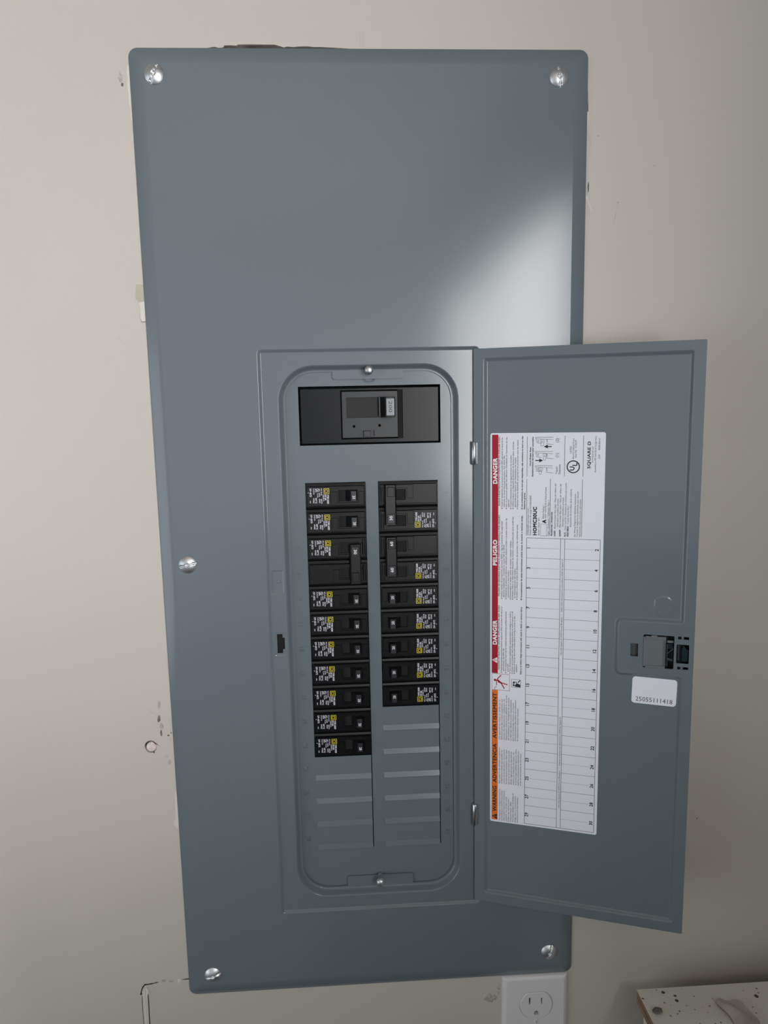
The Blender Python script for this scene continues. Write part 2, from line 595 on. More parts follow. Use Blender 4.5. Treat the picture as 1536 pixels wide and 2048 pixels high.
# scratches and torn paint
for pts, w, mt_ in (([(17.091, -5.15), (17.02, -5.5), (16.958, -5.837)], [.01, .02, .012], 'scuff'), ([(15.93, -4.85), (16.0, -5.05), (16.153, -5.4)], [.09, .05, .015], 'newpaint'),
                    ([(15.93, -2.02), (15.925, -2.3), (15.91, -2.6)], [.08, .06, .02], 'newpaint'), ([(15.9, -1.2), (15.915, -1.6), (15.93, -2.0)], [.02, .03, .04], 'dirt'),
                    ([(-.165, -8.6), (-.205, -8.9), (-.16, -9.06), (0.01, -9.05)], [.008, .02, .03, .02], 'dirt'), ([(-1.04, -9.55), (-.99, -9.66), (-.915, -9.76)], [.008, .018, .01], 'scuff'),
                    ([(15.96, -2.7), (16.04, -2.95), (16.06, -3.2)], [.008, .014, .008], 'scuff'),
                    (rag((-.95, -23.62), (-.58, -23.86), 5, .015), [.02, .02, .015, .02, .015, .01], 'scuff'), (rag((-.10, -24.0), (-.09, -24.55), 5, .01), .016, 'scuff'),
                    ([(-.12, -24.8), (-.105, -24.95)], .016, 'scuff'), ([(7.9, .5), (7.88, .1)], .012, 'scuff'), ([(8.02, .55), (8.0, .08)], .01, 'scuff')):
    streak(MB(), pts, w).build('scratch', mt_, wall)
MB().prism([(-.33, -8.23), (-.223, -8.376), (.02, -8.33), (.02, -7.77), (-.15, -7.75), (-.27, -7.76)], WY - .004, WY).build('paint_patch', 'olive', wall)
MB().prism([(-.213, -8.40), (-.17, -8.6), (-.205, -8.92), (-.15, -9.05), (.05, -9.02), (.03, -8.34)], WY - .006, WY).build('paint_patch', 'newpaint', wall)
MB().prism([(-.07, -26.97), (-.13, -28.2), (-.21, -28.45), (-.08, -28.65), (.06, -28.4), (.04, -27.4)], WY - .012, WY).build('paint_patch', 'newpaint', wall)
MB().prism([(-.06, -.52), (-.10, -.7), (-.085, -.95), (-.12, -1.2), (-.08, -1.5), (-.10, -1.76), (-.05, -1.9), (-.07, -2.2), (-.03, -2.35), (.05, -2.3), (.05, -.5)], WY - .006, WY).build('paint_patch', 'newpaint', wall)
# lumps of caulk left of the outlet
c = MB()
for cx, cz, r in ((12.35, -37.0, .19), (12.47, -37.1, .15), (12.62, -37.02, .13), (12.74, -36.85, .10), (12.80, -36.62, .07), (12.84, -36.45, .05)):
    c.lathe([(0.001, WY - r * .45), (r * .5, WY - r * .38), (r * .85, WY - r * .15), (r, WY + .01)], cx, cz, 12)
c.map(lambda p: (p[0] + .02 * math.sin(p[2] * 31), p[1], p[2] + .03 * math.sin(p[0] * 37)))
c.build('caulk_smear', 'scuff', wall)

tag(MB().box(X0, X1, Y0, WY + 4, -FL - 4, -FL).build('floor', 'floor', None, (0, 0, -FL)), kind='structure')
tag(MB().box(X0, X1, Y0, WY + 4, CEIL, CEIL + 4).build('ceiling', 'ceiling', None, (0, 0, CEIL)), kind='structure')
wl = MB()
wl.box(X0 - 4, X0, SIDE_Y1, WY + 4, -FL, CEIL).box(X0 - 4, X0, Y0, SIDE_Y0, -FL, CEIL).box(X0 - 4, X0, SIDE_Y0, SIDE_Y1, SIDE_Z1, CEIL).box(X0 - 4, X0, SIDE_Y0, SIDE_Y1, -FL, SIDE_Z0)  # opening made up for the added fill light
tag(wl.build('wall_left', 'wall_dim', None, (X0, 0, -FL)), kind='structure')
tag(MB().box(X0, X1, Y0 - 4, Y0, -FL, CEIL).build('wall_rear', 'wall_dim', None, (0, Y0, -FL)), kind='structure')
# unseen dark block added behind the camera to shade the lower panel
tag(MB().box(3, X1, -35, -31, -FL, -23).build('light_blocker', 'blocker_dark', None, (17, -33, -FL)), kind='structure')
wr = MB()
wr.box(X1, X1 + 4, DOOR_Y1, WY + 4, -FL, CEIL).box(X1, X1 + 4, Y0, DOOR_Y0, -FL, CEIL).box(X1, X1 + 4, DOOR_Y0, DOOR_Y1, DOOR_Z1, CEIL).box(X1, X1 + 4, DOOR_Y0, DOOR_Y1, -FL, DOOR_Z0)
tag(wr.build('wall_right', 'wall_dim', None, (X1, 0, -FL)), kind='structure')
fr = MB()
for yy in (DOOR_Y0, (DOOR_Y0 + DOOR_Y1) / 2 - 1, DOOR_Y1 - 2):
    fr.box(X1 + .5, X1 + 2, yy, yy + 2, DOOR_Z0, DOOR_Z1)
fr.box(X1 + .5, X1 + 2, DOOR_Y0, DOOR_Y1, DOOR_Z1 - 2, DOOR_Z1).box(X1 + .5, X1 + 2, DOOR_Y0, DOOR_Y1, DOOR_Z0, DOOR_Z0 + 2)
tag(fr.build('window_1', 'frame', None, (X1, (DOOR_Y0 + DOOR_Y1) / 2, DOOR_Z0)), kind='structure')

# ------------------------------------------------------------------ panel: cover, dead front, box
PW, PH = 15.89, 35.97
panel = tag(empty('breaker_panel', (PW / 2, WY, -PH)), 'grey enamelled electrical breaker panel with its narrow door swung open, set in the wall', 'breaker panel')

FACE, POCK, LIP, DEAD = -0.12, -0.03, 0.25, 0.33
cv = MB()
outer = rect(0, PW, -PH, 0)
# edge radius, sloping border, then the flat face
loops = []
for d, y in ((0, 0.05), (0, 0.0), (0.012, -0.012), (0.40, -0.100), (0.46, -0.114), (0.52, FACE)):
    loops.append([(p[0], y, p[1]) for p in rpoly(offset(outer, d), max(0.30 - d * .45, .04), 6)])
cv.loft(loops)
face_in = [(p[0], p[2]) for p in loops[-1]]
pocket = rect(3.89, 12.0, -32.50, -10.10)
p_out, p_in = step(cv, pocket, 0.16, 0.13, FACE, POCK, 5)
# small screw clearance is hidden under the heads
cv.fill(face_in, [p_out], FACE)
well = rect(4.58, 11.24, -31.90, -10.68)
w_loops = []
for i in range(9):
    t = i / 8
    dd = 0.19 * t
    rr = 1.3 - dd
    yy = POCK + (LIP - POCK) * (t * t * (3 - 2 * t))
    w_loops.append([(p[0], yy, p[1]) for p in rpoly(offset(well, dd), rr, 12)])
cv.loft(w_loops)
w_out = [(p[0], p[2]) for p in w_loops[0]]
# lip at the foot of the well with a tab at top and bottom
lip0 = offset(well, 0.19)
(lx0, lz0), (lx1, _), (_, lz1), _ = lip0
lip_in_pts = [(lx0 + .05, lz0 + .05), (6.60, lz0 + .05), (6.60, lz0 + .47), (9.29, lz0 + .47), (9.29, lz0 + .05), (lx1 - .05, lz0 + .05),
              (lx1 - .05, lz1 - .05), (9.22, lz1 - .05), (9.22, lz1 - .33), (6.585, lz1 - .33), (6.585, lz1 - .05), (lx0 + .05, lz1 - .05)]
rads = [1.06, .01, .08, .08, .01, 1.06, 1.06, .01, .08, .08, .01, 1.06]
lip_in = rpoly(lip_in_pts, rads, 8)
cv.fill([(p[0], p[2]) for p in w_loops[-1]], [lip_in], LIP)
# keyed slot and pressed lock pads on the left rim
slot = [(4.175, -21.545), (4.385, -21.545), (4.385, -21.39), (4.465, -21.39), (4.465, -20.93), (4.385, -20.93), (4.385, -20.785), (4.175, -20.785)]
pads = []
for pts, r in (([(4.06, -19.22), (4.46, -19.22), (4.52, -19.16), (4.52, -18.28), (4.06, -18.28)], .05),):
    a = rpoly(pts, r, 4)
    b = rpoly(offset(pts, .05), .03, 4)
    cv.loft([[(p[0], POCK, p[1]) for p in a], [(p[0], POCK + .06, p[1]) for p in b]])
    bump = [(4.33 + .075 * math.cos(2 * PI * i / 16), -18.72 + .075 * math.sin(2 * PI * i / 16)) for i in range(16)]
    cv.fill(b, [bump], POCK + .06)
    cv.lathe([(.075, POCK + .06), (.06, POCK + .03), (.03, POCK + .02), (.001, POCK + .018)], 4.33, -18.72, 16)
    pads.append(a)
sp = [(4.08, -21.66), (4.53, -21.66), (4.53, -20.70), (4.10, -20.70)]
a = rpoly(sp, .06, 4)
b = rpoly(offset(sp, .04), .03, 4)
cv.loft([[(p[0], POCK, p[1]) for p in a], [(p[0], POCK + .03, p[1]) for p in b]])
cv.fill(b, [slot], POCK + .03)
pads.append(a)
cv.fill(p_in, [w_out] + pads, POCK)
cv.thicken(0.045)
cover = cv.build('cover_plate', 'grey', panel)
MB().box(4.0, 4.5, .10, .12, -21.7, -20.6).build('slot_backing', 'void', cover)  # near-black sheet put in for the darkness behind the slot

# flush-mounted box behind
bx = MB()
bi, bo = rect(0.86, 15.04, -35.05, -0.85), rect(0.8, 15.1, -35.11, -0.79)
for l in (bi, bo):
    bx.loft([[(p[0], .12, p[1]) for p in l], [(p[0], 3.8, p[1]) for p in l]], False)
bx.fill(bo, [bi], .12)
bx.fill(bo, (), 3.8)
bx.build('enclosure_box', 'grey_dark', panel)

# dead front with openings
LX, RX, BW = 5.44, 8.19, 2.28
ROW0 = -15.03
LROWS, RROWS = 11, 9
LASTZ = ROW0 - 15
main_o = rect(5.30, 10.60, -13.62, -11.44)
df = MB()
lo = rect(LX, LX + BW, LASTZ, ROW0)
ro = rect(RX, RX + BW, LASTZ, ROW0)
d_out = rpoly(rect(lx0 - .02, lx1 + .02, lz0 - .02, lz1 + .02), 1.1, 10)
# dimples behind the two dead-front screws
dim = []
for cx, cz in ((7.93, -11.16), (7.93, -31.18)):
    l = [(cx + .27 * math.cos(2 * PI * i / 24), cz + .20 * math.sin(2 * PI * i / 24)) for i in range(24)]
    l2 = [(cx + .15 * math.cos(2 * PI * i / 24), cz + .11 * math.sin(2 * PI * i / 24)) for i in range(24)]
    df.loft([[(p[0], DEAD, p[1]) for p in l], [(p[0], DEAD + .07, p[1]) for p in l2]])
    df.fill(l2, (), DEAD + .07)
    dim.append(l)
df.fill(d_out, [main_o, lo, ro] + dim, DEAD)
df.thicken(0.05)
dead = df.build('dead_front', 'grey', panel)
# pressed slot numbers beside every space, reading downwards
for i in range(15):
    for side, x in ((0, 4.98), (1, 10.66)):
        s = str(2 * i + 1 + side)
        tb = MB()
        L = natural(s, .17)
        zc = ROW0 - .5 - i
        text(tb, s, (x, zc + L / 2), (x, zc - L / 2), .19, DEAD - .035, (1, 0), bold=-0.008, extrude=.037)
        tb.build('slot_number', 'grey', dead)
# knock-out fillers over the unused spaces: flat leaf with a flared lower lip
fm = MB()
prof = [(0.0, -.015), (0.0, -.78), (-.07, -.975), (-.05, -.985), (.02, -.79), (.02, -.015)]
fm.xprism([(DEAD + .005 + p[0], p[1]) for p in prof], 0.0, BW - .035)
filler = fm.mesh('knockout_plate', 'grey')
for x, n in ((LX, LROWS), (RX, RROWS)):
    for k in range(n, 15):
        o = put('knockout_plate', filler, panel, (x, 0, ROW0 - k))

# cover screws: wide truss heads with slot and centre socket
def screw_head(r, h, slot_w):
    mb = MB()
    nr, na = 22, 56
    loops = []
    for i in range(nr + 1):
        rad = r * i / nr + (1e-4 if i == 0 else 0)
        lp = []
        for k in range(na):
            an = 2 * PI * k / na
            x, z = rad * math.cos(an), rad * math.sin(an)
            y = -h * (1 - (rad / r) ** 2.4) - .02
            if abs(x) < slot_w and rad < r * .97:
                y += .05
            if rad < r * .2:
                y += .05
            if i == nr:
                y = -.02
            lp.append((x, y, z))
        loops.append(lp)
    loops.append([(r * math.cos(2 * PI * k / na), .0, r * math.sin(2 * PI * k / na)) for k in range(na)])
    mb.loft(loops)
    return mb.mesh('cover_screw', 'zinc')


sh = screw_head(.335, .12, .03)
for x, z, rot in ((.85, -.89, 25), (14.82, -.95, -8), (.99, -17.93, 78), (1.01, -35.03, 72), (14.90, -34.89, 20)):
    o = put('cover_screw', sh, panel, (x, FACE, z))
    o.rotation_euler = (0, math.radians(rot), 0)
# dead-front screws standing proud of the tabs
for x, z in ((7.93, -10.90), (7.93, -31.26)):
    d = MB()
    d.lathe([(.001, -.30), (.085, -.295), (.145, -.25), (.165, -.18), (.165, -.12), (.13, -.08), (.085, -.07), (.085, LIP + .05)], x, z, 24)
    d.build('tab_screw', 'zinc', panel)

# ------------------------------------------------------------------ door of the panel
DW, DT, DB = 7.95, -10.19, -32.40
IN = 0.12
dm = MB()
isl = (5.36, -22.16, -20.20)
cpts = [(.36, -32.03), (7.60, -32.03), (7.60, isl[1]), (isl[0], isl[1]), (isl[0], isl[2]), (7.60, isl[2]), (7.60, -10.52), (.36, -10.52)]
c_out, c_in = step(dm, cpts, .12, .15, 0.0, IN, 5, 5)
dout = rpoly(rect(0, DW, DB, DT), .05, 3)
h_rect = rect(5.78, 6.05, -21.505, -21.015)
h_latch = rpoly(rect(6.215, 7.28, -21.90, -20.65), .05, 3)
h_s1 = rect(7.40, 7.77, -20.757, -20.655)
h_s2 = rect(7.41, 7.777, -21.886, -21.787)
h_s3 = rpoly(rect(7.36, 7.785, -21.66, -20.95), .03, 3)
dm.fill(dout, [c_out, h_rect, h_latch, h_s1, h_s2, h_s3], 0.0)
# pressed D shaped pad on the inner sheet
dd = [(6.87 + .37 * math.cos(t), -19.59 + .40 * math.sin(t)) for t in [math.radians(-150 + 300 * i / 26) for i in range(27)]]
dd2 = [(6.87 + (p[0] - 6.87) * .88, -19.59 + (p[1] + 19.59) * .88) for p in dd]
dm.loft([[(p[0], IN, p[1]) for p in dd], [(p[0], IN - .045, p[1]) for p in dd2]])
dm.fill(dd2, (), IN - .045)
dm.fill(c_in, [dd], IN)
dm.thicken(0.045)
for b_ in ((7.90, 7.945, DB + .01, DT - .01), (.06, 7.90, DT - .055, DT - .01), (.06, 7.90, DB + .01, DB + .055)):
    dm.box(b_[0], b_[1], .03, .36, b_[2], b_[3])      # returned edges that stiffen the door
DORG = (0, 0, -21.3)
door = bpy.data.objects.new('door', dm.mesh('door', 'grey', DORG))
col.objects.link(door)
door.parent = panel
ang = -0.33117
door.location = ((11.773 - PW / 2) * I, (-0.15 - WY) * I, (-21.25 + PH) * I)
door.rotation_euler = (0, 0, ang)
ORG[door.name] = DORG
door['label'] = 'narrow grey sheet-metal door swung open to the right, schedule label on its inside'
# hinge barrels
for z0, z1 in ((-14.46, -13.60), (-29.05, -28.15)):
    h = MB()
    h.zcyl(.02, -.02, .105, z0, z1)
    h.box(.02, .16, -.035, .0, z0 + .03, z1 - .03)
    h.build('hinge_barrel', 'steel', door)
# latch
lt = MB()
lt.box(6.1, 7.88, .30, .33, -22.1, -20.4).box(6.1, 6.13, .05, .31, -22.1, -20.4).box(7.85, 7.88, .05, .31, -22.1, -20.4).box(6.1, 7.88, .05, .31, -22.1, -22.07).box(6.1, 7.88, .05, .31, -20.43, -20.4)
lt.build('latch_housing', 'void', door)
lb = MB()
lb.zprism([(6.22, .09), (6.22, .03), (6.30, .0), (6.78, -.01), (6.90, .03), (7.02, .16), (7.02, .30), (6.22, .30)], -21.86, -20.74)
lb.bbox(6.30, 6.98, -.03, .02, -20.82, -20.70, .01)
lb.bbox(6.48, 6.70, -.05, .02, -20.76, -20.66, .01)
lb.bbox(6.30, 6.98, -.03, .02, -21.90, -21.80, .01)
lb.bbox(7.05, 7.27, .10, .2, -20.95, -20.86, .01)
latch = lb.build('latch_slide', 'latch', door)
latch['label'] = 'grey plastic slide latch'
sp_ = MB()
sp_.path([(7.06, -21.82), (7.05, -20.98)], .03, .08).path([(7.06, -21.35), (7.26, -21.15)], .03, .09).path([(7.06, -21.55), (7.26, -21.62)], .04, .11)
sp_.thicken(.02)
sp_.build('latch_spring', 'steel', door)
MB().box(7.04, 7.26, .15, .2, -21.18, -21.0).box(7.04, 7.27, .12, .15, -21.64, -21.52).build('latch_bracket', 'catch', door)
MB().prism([(7.55, -21.60), (7.74, -21.60), (7.76, -21.18), (7.60, -21.0), (7.54, -21.12)], .06, .12).build('latch_tongue', 'catch', door)
MB().zprism([(7.40, .05), (7.46, .02), (7.52, .06), (7.46, .2)], -21.55, -20.98).build('latch_spring', 'handle', door)
for za, zb in ((-20.757, -20.655), (-21.886, -21.787)):
    MB().box(7.52, 7.60, .04, .10, za - .02, zb + .02).build('latch_rivet', 'latch', door)
MB().box(5.74, 6.10, .16, .18, -21.55, -20.97).build('keeper_plate', 'grey_dark', door)


# ------------------------------------------------------------------ printed label on the door
def DP(p):
    """measured on the door's border plane -> the same place on the inner sheet"""
    return (4.24 + (p[0] - 4.24) * 1.0044, p[1], -12.22 + (p[2] + 12.22) * 1.0044)


PAP = IN - .006
T1 = PAP - .003
T2 = PAP - .006
MB().prism(rpoly(rect(.63, 4.74, -28.80, -13.285), .07, 4), PAP, IN - .0005).map(DP).build('schedule_label', 'paper', door)
MB().quad(.69, .925, -22.58, -13.345, T1).map(DP).build('danger_band', 'red', door)
MB().quad(.69, .93, -28.72, -23.27, T1).map(DP).build('warning_band', 'orange', door)
UP = (-1, 0)
K, G, Wt, Rd_ = MB(), MB(), MB(), MB()


def lt_(mb, s, za, zb, u, cap, bold=0.0, y=T1):
    text(mb, s, (u, za), (u, zb), cap, y, UP, bold)


def run(mb, s, za, u, cap, bold=0.0, maxlen=None, squeeze=.85):
    L = natural(s, cap, bold) * squeeze
    if maxlen:
        L = min(L, maxlen)
    lt_(mb, s, za, za + L, u, cap, bold)


for s, za, zb in (('DANGER', -15.175, -14.208), ('PELIGRO', -18.297, -17.30), ('DANGER', -21.427, -20.454)):
    w_ = MB()
    lt_(w_, s, za, zb, .882, .145, .035, T2)
    w_.map(DP).build('danger_word', 'white', door)
for s, za, zb in (('AVERTISSEMENT', -25.272, -23.385), ('ADVERTENCIA', -27.126, -25.493), ('WARNING', -28.364, -27.282)):
    w_ = MB()
    lt_(w_, s, za, zb, .882, .145, .02, T2)
    w_.map(DP).build('warning_word', 'ink', door)


def tri(mb, zc, h, u0, u1, y):
    mb.add([(u0, y, zc), (u1, y, zc - h), (u1, y, zc + h)], [(0, 1, 2)])


tri(Wt, -22.05, .12, .70, .905, T2)
tri(K, -28.575, .12, .70, .905, T2)
Rd_.line((.77, -22.05), (.85, -22.05), .03, T2 - .002)
Rd_.disc(.88, -22.05, .017, T2 - .002, 8)
og = MB()
og.line((.77, -28.575), (.85, -28.575), .03, T2 - .002).disc(.88, -28.575, .017, T2 - .002, 8)
og.map(DP).build('warning_symbol', 'orange', door)
# arc-flash pictogram and read-the-manual pictogram
for a, b in (((.70, -23.26), (1.38, -23.26)), ((1.38, -23.26), (1.38, -22.60)), ((1.38, -22.60), (.70, -22.60)), ((.70, -22.60), (.70, -23.26))):
    Rd_.line(a, b, .012, T1)
Rd_.disc(.82, -22.86, .048, T1)
Rd_.path([(.93, -22.93), (1.04, -22.95), (1.18, -23.18)], .04, T1).path([(1.04, -22.95), (1.30, -23.02)], .04, T1)
Rd_.path([(.90, -22.82), (1.06, -22.64)], .035, T1).path([(.88, -22.84), (.88, -23.06)], .03, T1).line((.9, -22.84), (1.04, -22.96), .075, T1)
K.path([(.80, -23.25), (.82, -23.14), (.86, -23.17), (.86, -23.08)], .012, T1)
for a, b in (((1.455, -23.09), (1.80, -23.09)), ((1.80, -23.09), (1.80, -22.78)), ((1.80, -22.78), (1.455, -22.78)), ((1.455, -22.78), (1.455, -23.09))):
    K.line(a, b, .012, T1)
K.disc(1.54, -23.01, .04, T1)
K.add([(1.58, T1, -23.07), (1.79, T1, -23.08), (1.79, T1, -22.97), (1.68, T1, -22.93), (1.60, T1, -22.98)], [(0, 1, 2, 3, 4)])
K.add([(1.49, T1, -22.93), (1.55, T1, -22.96), (1.60, T1, -22.90), (1.55, T1, -22.84)], [(0, 1, 2, 3)])
K.line((1.66, -22.96), (1.62, -22.85), .03, T1).line((1.7, -22.9), (1.78, -22.8), .035, T1)

# hazard paragraphs, three languages
def block(head, lines, bold, za, zb):
    lt_(K, head, za + .12, zb, .99, .055, .012)
    longest = max(len(l) for l in lines)
    for i, l in enumerate(lines):
        u = 1.085 + i * .082
        if l.startswith('*'):
            K.disc(u - .02, za + .02, .02, T1, 8)
            l = l[1:]
        lt_(G, l, za + .07, za + .07 + (zb - za - .08) * len(l) / longest, u, .046, .012)
    for i, l in enumerate(bold):
        lt_(K, l, za, za + (zb - za) * min(1, len(l) / len(bold[0])), 1.83 + i * .09, .05, .03)


block("RISQUE D'ÉLECTROCUTION, D'EXPLOSION OU D'ÉCLAIR D'ARC",
      ["*Portez un équipement de protection personnelle (ÉPP) approprié et observez les", "méthodes de travail électrique sécuritaire. Voir NFPA 70E.", "*Seul un personnel qualifié doit effectuer l'installation et l'entretien de cet",
       "appareil.", "*Coupez l'alimentation de cet appareil avant d'y travailler.", "*Utilisez toujours un dispositif de détection de tension à valeur nominale",
       "appropriée pour s'assurer que l'alimentation est coupée.", "*Replacez tous les dispositifs, les portes et les couvercles avant de mettre"],
      ["Si ces précautions ne sont pas respectées, cela entraînera la mort ou des", "blessures graves."], -16.12, -13.40)
block("PELIGRO DE DESCARGA ELÉCTRICA, EXPLOSIÓN O DESTELLO POR ARQUEO",
      ["*Utilice equipo de protección personal (EPP) y siga las prácticas de seguridad", "eléctrica establecidas. Consulte la norma 70E de NFPA.", "*Solamente el personal eléctrico calificado deberá instalar y prestar servicio de",
       "mantenimiento a este equipo.", "*Desenergice el equipo antes de realizar cualquier trabajo.", "*Siempre utilice un dispositivo detector de tensión nominal adecuado para confirmar",
       "la desenergización del equipo.", "*Vuelva a colocar todos los dispositivos, las puertas y las cubiertas antes"],
      ["El incumplimiento de estas instrucciones podrá causar la muerte o lesiones serias."], -19.60, -16.35)
block("HAZARD OF ELECTRIC SHOCK, EXPLOSION OR ARC FLASH",
      ["*Apply appropriate personal protective equipment (PPE) and follow safe electrical", "work practices. See NFPA 70E.", "*This equipment must only be installed and serviced by qualified electrical",
       "personnel.", "*Turn off all power supplying this equipment before working on or inside it.", "*Always use a properly rated voltage sensing device to confirm power is off.",
       "*Replace all devices, doors and covers before turning on power to this", "equipment."],
      ["Failure to follow these instructions will result in death or serious injury."], -22.55, -19.86)


def para(lines, za, zb, u0, du, cap):
    longest = max(len(l) for l in lines)
    for i, l in enumerate(lines):
        lt_(G, l, za, za + (zb - za) * len(l) / longest, u0 + i * du, cap, .004)


para(["This equipment is designed and tested by", "the manufacturer to performance levels", "which exceed Underwriters Laboratories", "standards. Use of other circuit", "breakers may void the product", "listing and impair safety.",
      "The maker disclaims all liability for", "damage, injury or non-performance", "caused by use of other breakers."], -28.74, -27.38, 1.03, .088, .05)
para(["Este equipo ha sido diseñado y probado por", "el fabricante a niveles que exceden las", "normas de los laboratorios. Los usuarios", "de interruptores automáticos deben saber",
      "que el uso de otros interruptores puede", "afectar negativamente la seguridad del", "usuario y la integridad del equipo. No", "se asume responsabilidad alguna por daños,", "lesiones o funcionamiento inadecuado por",
      "el uso de interruptores de otra marca"], -27.14, -25.62, 1.02, .092, .05)
para(["Cet appareil est conçu et vérifié par le", "fabricant pour des niveaux supérieurs aux", "normes des laboratoires. L'utilisation de", "disjoncteurs autres peut affecter la sécurité", "de l'utilisateur et l'intégrité du produit.",
      "Le fabricant décline toute responsabilité", "pour tout dommage, blessure ou mauvais", "fonctionnement découlant de l'utilisation", "de disjoncteurs d'autres marques."], -25.30, -23.45, 1.02, .088, .05)

# product block
for a, b in (((1.98, -14.90), (1.98, -13.42)), ((3.325, -14.88), (3.325, -13.40)), ((3.975, -14.885), (3.975, -13.40)), ((1.98, -17.11), (1.98, -14.98)), ((2.83, -17.10), (2.83, -14.97)),
             ((3.965, -17.10), (3.965, -14.98))):
    K.line(a, b, .014, T1)
lt_(G, 'HOMELINE® Load Center Cover /', -17.09, -16.05, 2.06, .055, .004)
lt_(G, 'Frente del centro de carga HOMELINE®', -17.09, -15.60, 2.145, .055, .004)
w_ = MB()
lt_(w_, 'HOMC30UC', -17.09, -16.02, 2.345, .125, .035)
w_.map(DP).build('catalogue_number', 'ink', door)
lt_(G, 'Series / Série  S01', -17.09, -16.43, 2.45, .055, .004)
for a, b in (((2.49, -17.10), (2.71, -17.10)), ((2.71, -17.10), (2.71, -16.655)), ((2.71, -16.655), (2.49, -16.655)), ((2.49, -16.655), (2.49, -17.10))):
    K.line(a, b, .008, T1)
lt_(K, 'A', -16.63, -16.49, 2.69, .13, .04)
lt_(G, 'Mains Rating /', -16.45, -15.95, 2.61, .055, .004)
lt_(G, 'Valor nominal de la línea principal', -16.45, -15.28, 2.69, .055, .004)
lt_(G, 'Type 1 Enclosure / Gabinete Tipo 1', -17.11, -15.77, 2.80, .06, .006)
lt_(K, 'Accessories / Accesorios', -17.10, -16.20, 2.915, .055, .035)
acc = [('HOMFP', ' - Branch breaker filler plate / Placa de relleno del', -15.15), ('', 'interruptor automático derivado', -15.70), ('QOM2FP', ' - Main breaker filler plate / Placa de relleno del', -15.16),
       ('', 'interruptor automático principal', -15.66), ('PK1PL', ' - Door Lock Kit / Accesorio de cerradura para puerta', -15.12), ('40205128BUX', ' - Cover Screw Kit /', -15.95), ('', 'Accesorio de tornillos de la cubierta', -15.34)]
for i, (b, t, ze) in enumerate(acc):
    u = 3.035 + i * .093
    z0 = -17.11
    if b:
        L = natural(b, .055, .01) * .8
        lt_(K, b, z0, z0 + L, u, .055, .035)
        lt_(G, t, z0 + L + .03, ze, u, .053, .005)
    else:
        lt_(G, t, -16.75, ze, u, .053, .005)
for i, (t, ze) in enumerate((('See Wiring Diagram for additional Accessories.', -15.50), ('Consulte el diagrama de alambrado para obtener', -15.42), ('información sobre accesorios adicionales.', -15.70))):
    lt_(G, t, -17.11, ze, 3.745 + i * .09, .052, .005)
# reset diagrams
lt_(K, 'Circuit Breaker Reset:', -14.50, -13.80, 2.12, .05, .03)
lt_(K, 'Restablecimiento del interruptor automático', -14.89, -13.43, 2.205, .05, .03)
for z0, hs in ((-13.45, 0), (-13.97, 1), (-14.49, 2)):
    K.line((2.28, z0), (2.91, z0), .012, T1).line((2.30, z0 - .05), (2.91, z0 - .085), .01, T1).line((2.28, z0), (2.33, z0 - .20), .012, T1)
    K.line((2.33, z0 - .20), (2.50, z0 - .215), .012, T1).line((2.66, z0 - .24), (2.92, z0 - .27), .012, T1)
    lt_(K, 'ON', z0 - .17, z0 - .09, 2.40, .05, .004)
    lt_(K, 'OFF', z0 - .20, z0 - .08, 2.72, .05, .004)
    cu_ = (2.52, 2.62, 2.47)[hs]
    zz = z0 - .08
    pts = [(cu_ - .06, zz), (cu_ + .07, zz - .02), (cu_ + (.02 if hs else .05), zz - .22), (cu_ - .02, zz - .25), (cu_ - .05, zz - .20), (cu_ - .06, zz)]
    K.path(pts, .01, T1)
    K.ring(cu_, zz - .09, .02, .03, T1, 12)
K.line((2.28, -14.30), (2.45, -14.30), .035, T1)
K.add([(2.42, T1, -14.37), (2.42, T1, -14.23), (2.56, T1, -14.30)], [(0, 1, 2)])
K.line((2.86, -13.79), (2.69, -13.79), .035, T1)
K.add([(2.72, T1, -13.86), (2.72, T1, -13.72), (2.57, T1, -13.79)], [(0, 1, 2)])
lt_(G, '(2)', -13.64, -13.49, 3.10, .10, .004)
lt_(G, '(1)', -14.18, -14.03, 3.10, .10, .004)
lt_(G, 'Tripped /', -14.79, -14.50, 3.075, .07, .004)
lt_(G, 'Disparado', -14.80, -14.44, 3.18, .07, .004)
# listing mark and maker's line
U_ = MB()
U_.ring(3.63, -14.527, .195, .235, T1, 40)
U_.path([(3.505, -14.645), (3.62, -14.645), (3.665, -14.60), (3.665, -14.57), (3.62, -14.535), (3.505, -14.535)], .038, T1)
U_.path([(3.60, -14.475), (3.755, -14.475), (3.755, -14.38)], .038, T1)
U_.map(DP).build('listing_mark', 'ink', door)
lt_(G, 'LISTED', -14.03, -13.78, 3.56, .055, .006)
lt_(G, 'Electric Cabinet Front', -14.24, -13.50, 3.65, .055, .004)
lt_(G, 'Issue No.  0135279', -14.20, -13.56, 3.735, .055, .004)
w_ = MB()
lt_(w_, 'SQUARE D', -14.59, -13.61, 4.225, .105, .02)
w_.map(DP).build('maker_name', 'ink', door)
lt_(G, 'www.SquareD.com', -14.38, -13.79, 4.32, .05, .002)
lt_(G, 'Assembled in MX with MX & Foreign Parts', -14.73, -13.43, 4.42, .05, .004)
lt_(G, 'DAF', -14.23, -14.08, 4.55, .05, .004)
lt_(G, '40290-830-01', -13.93, -13.50, 4.55, .055, .004)

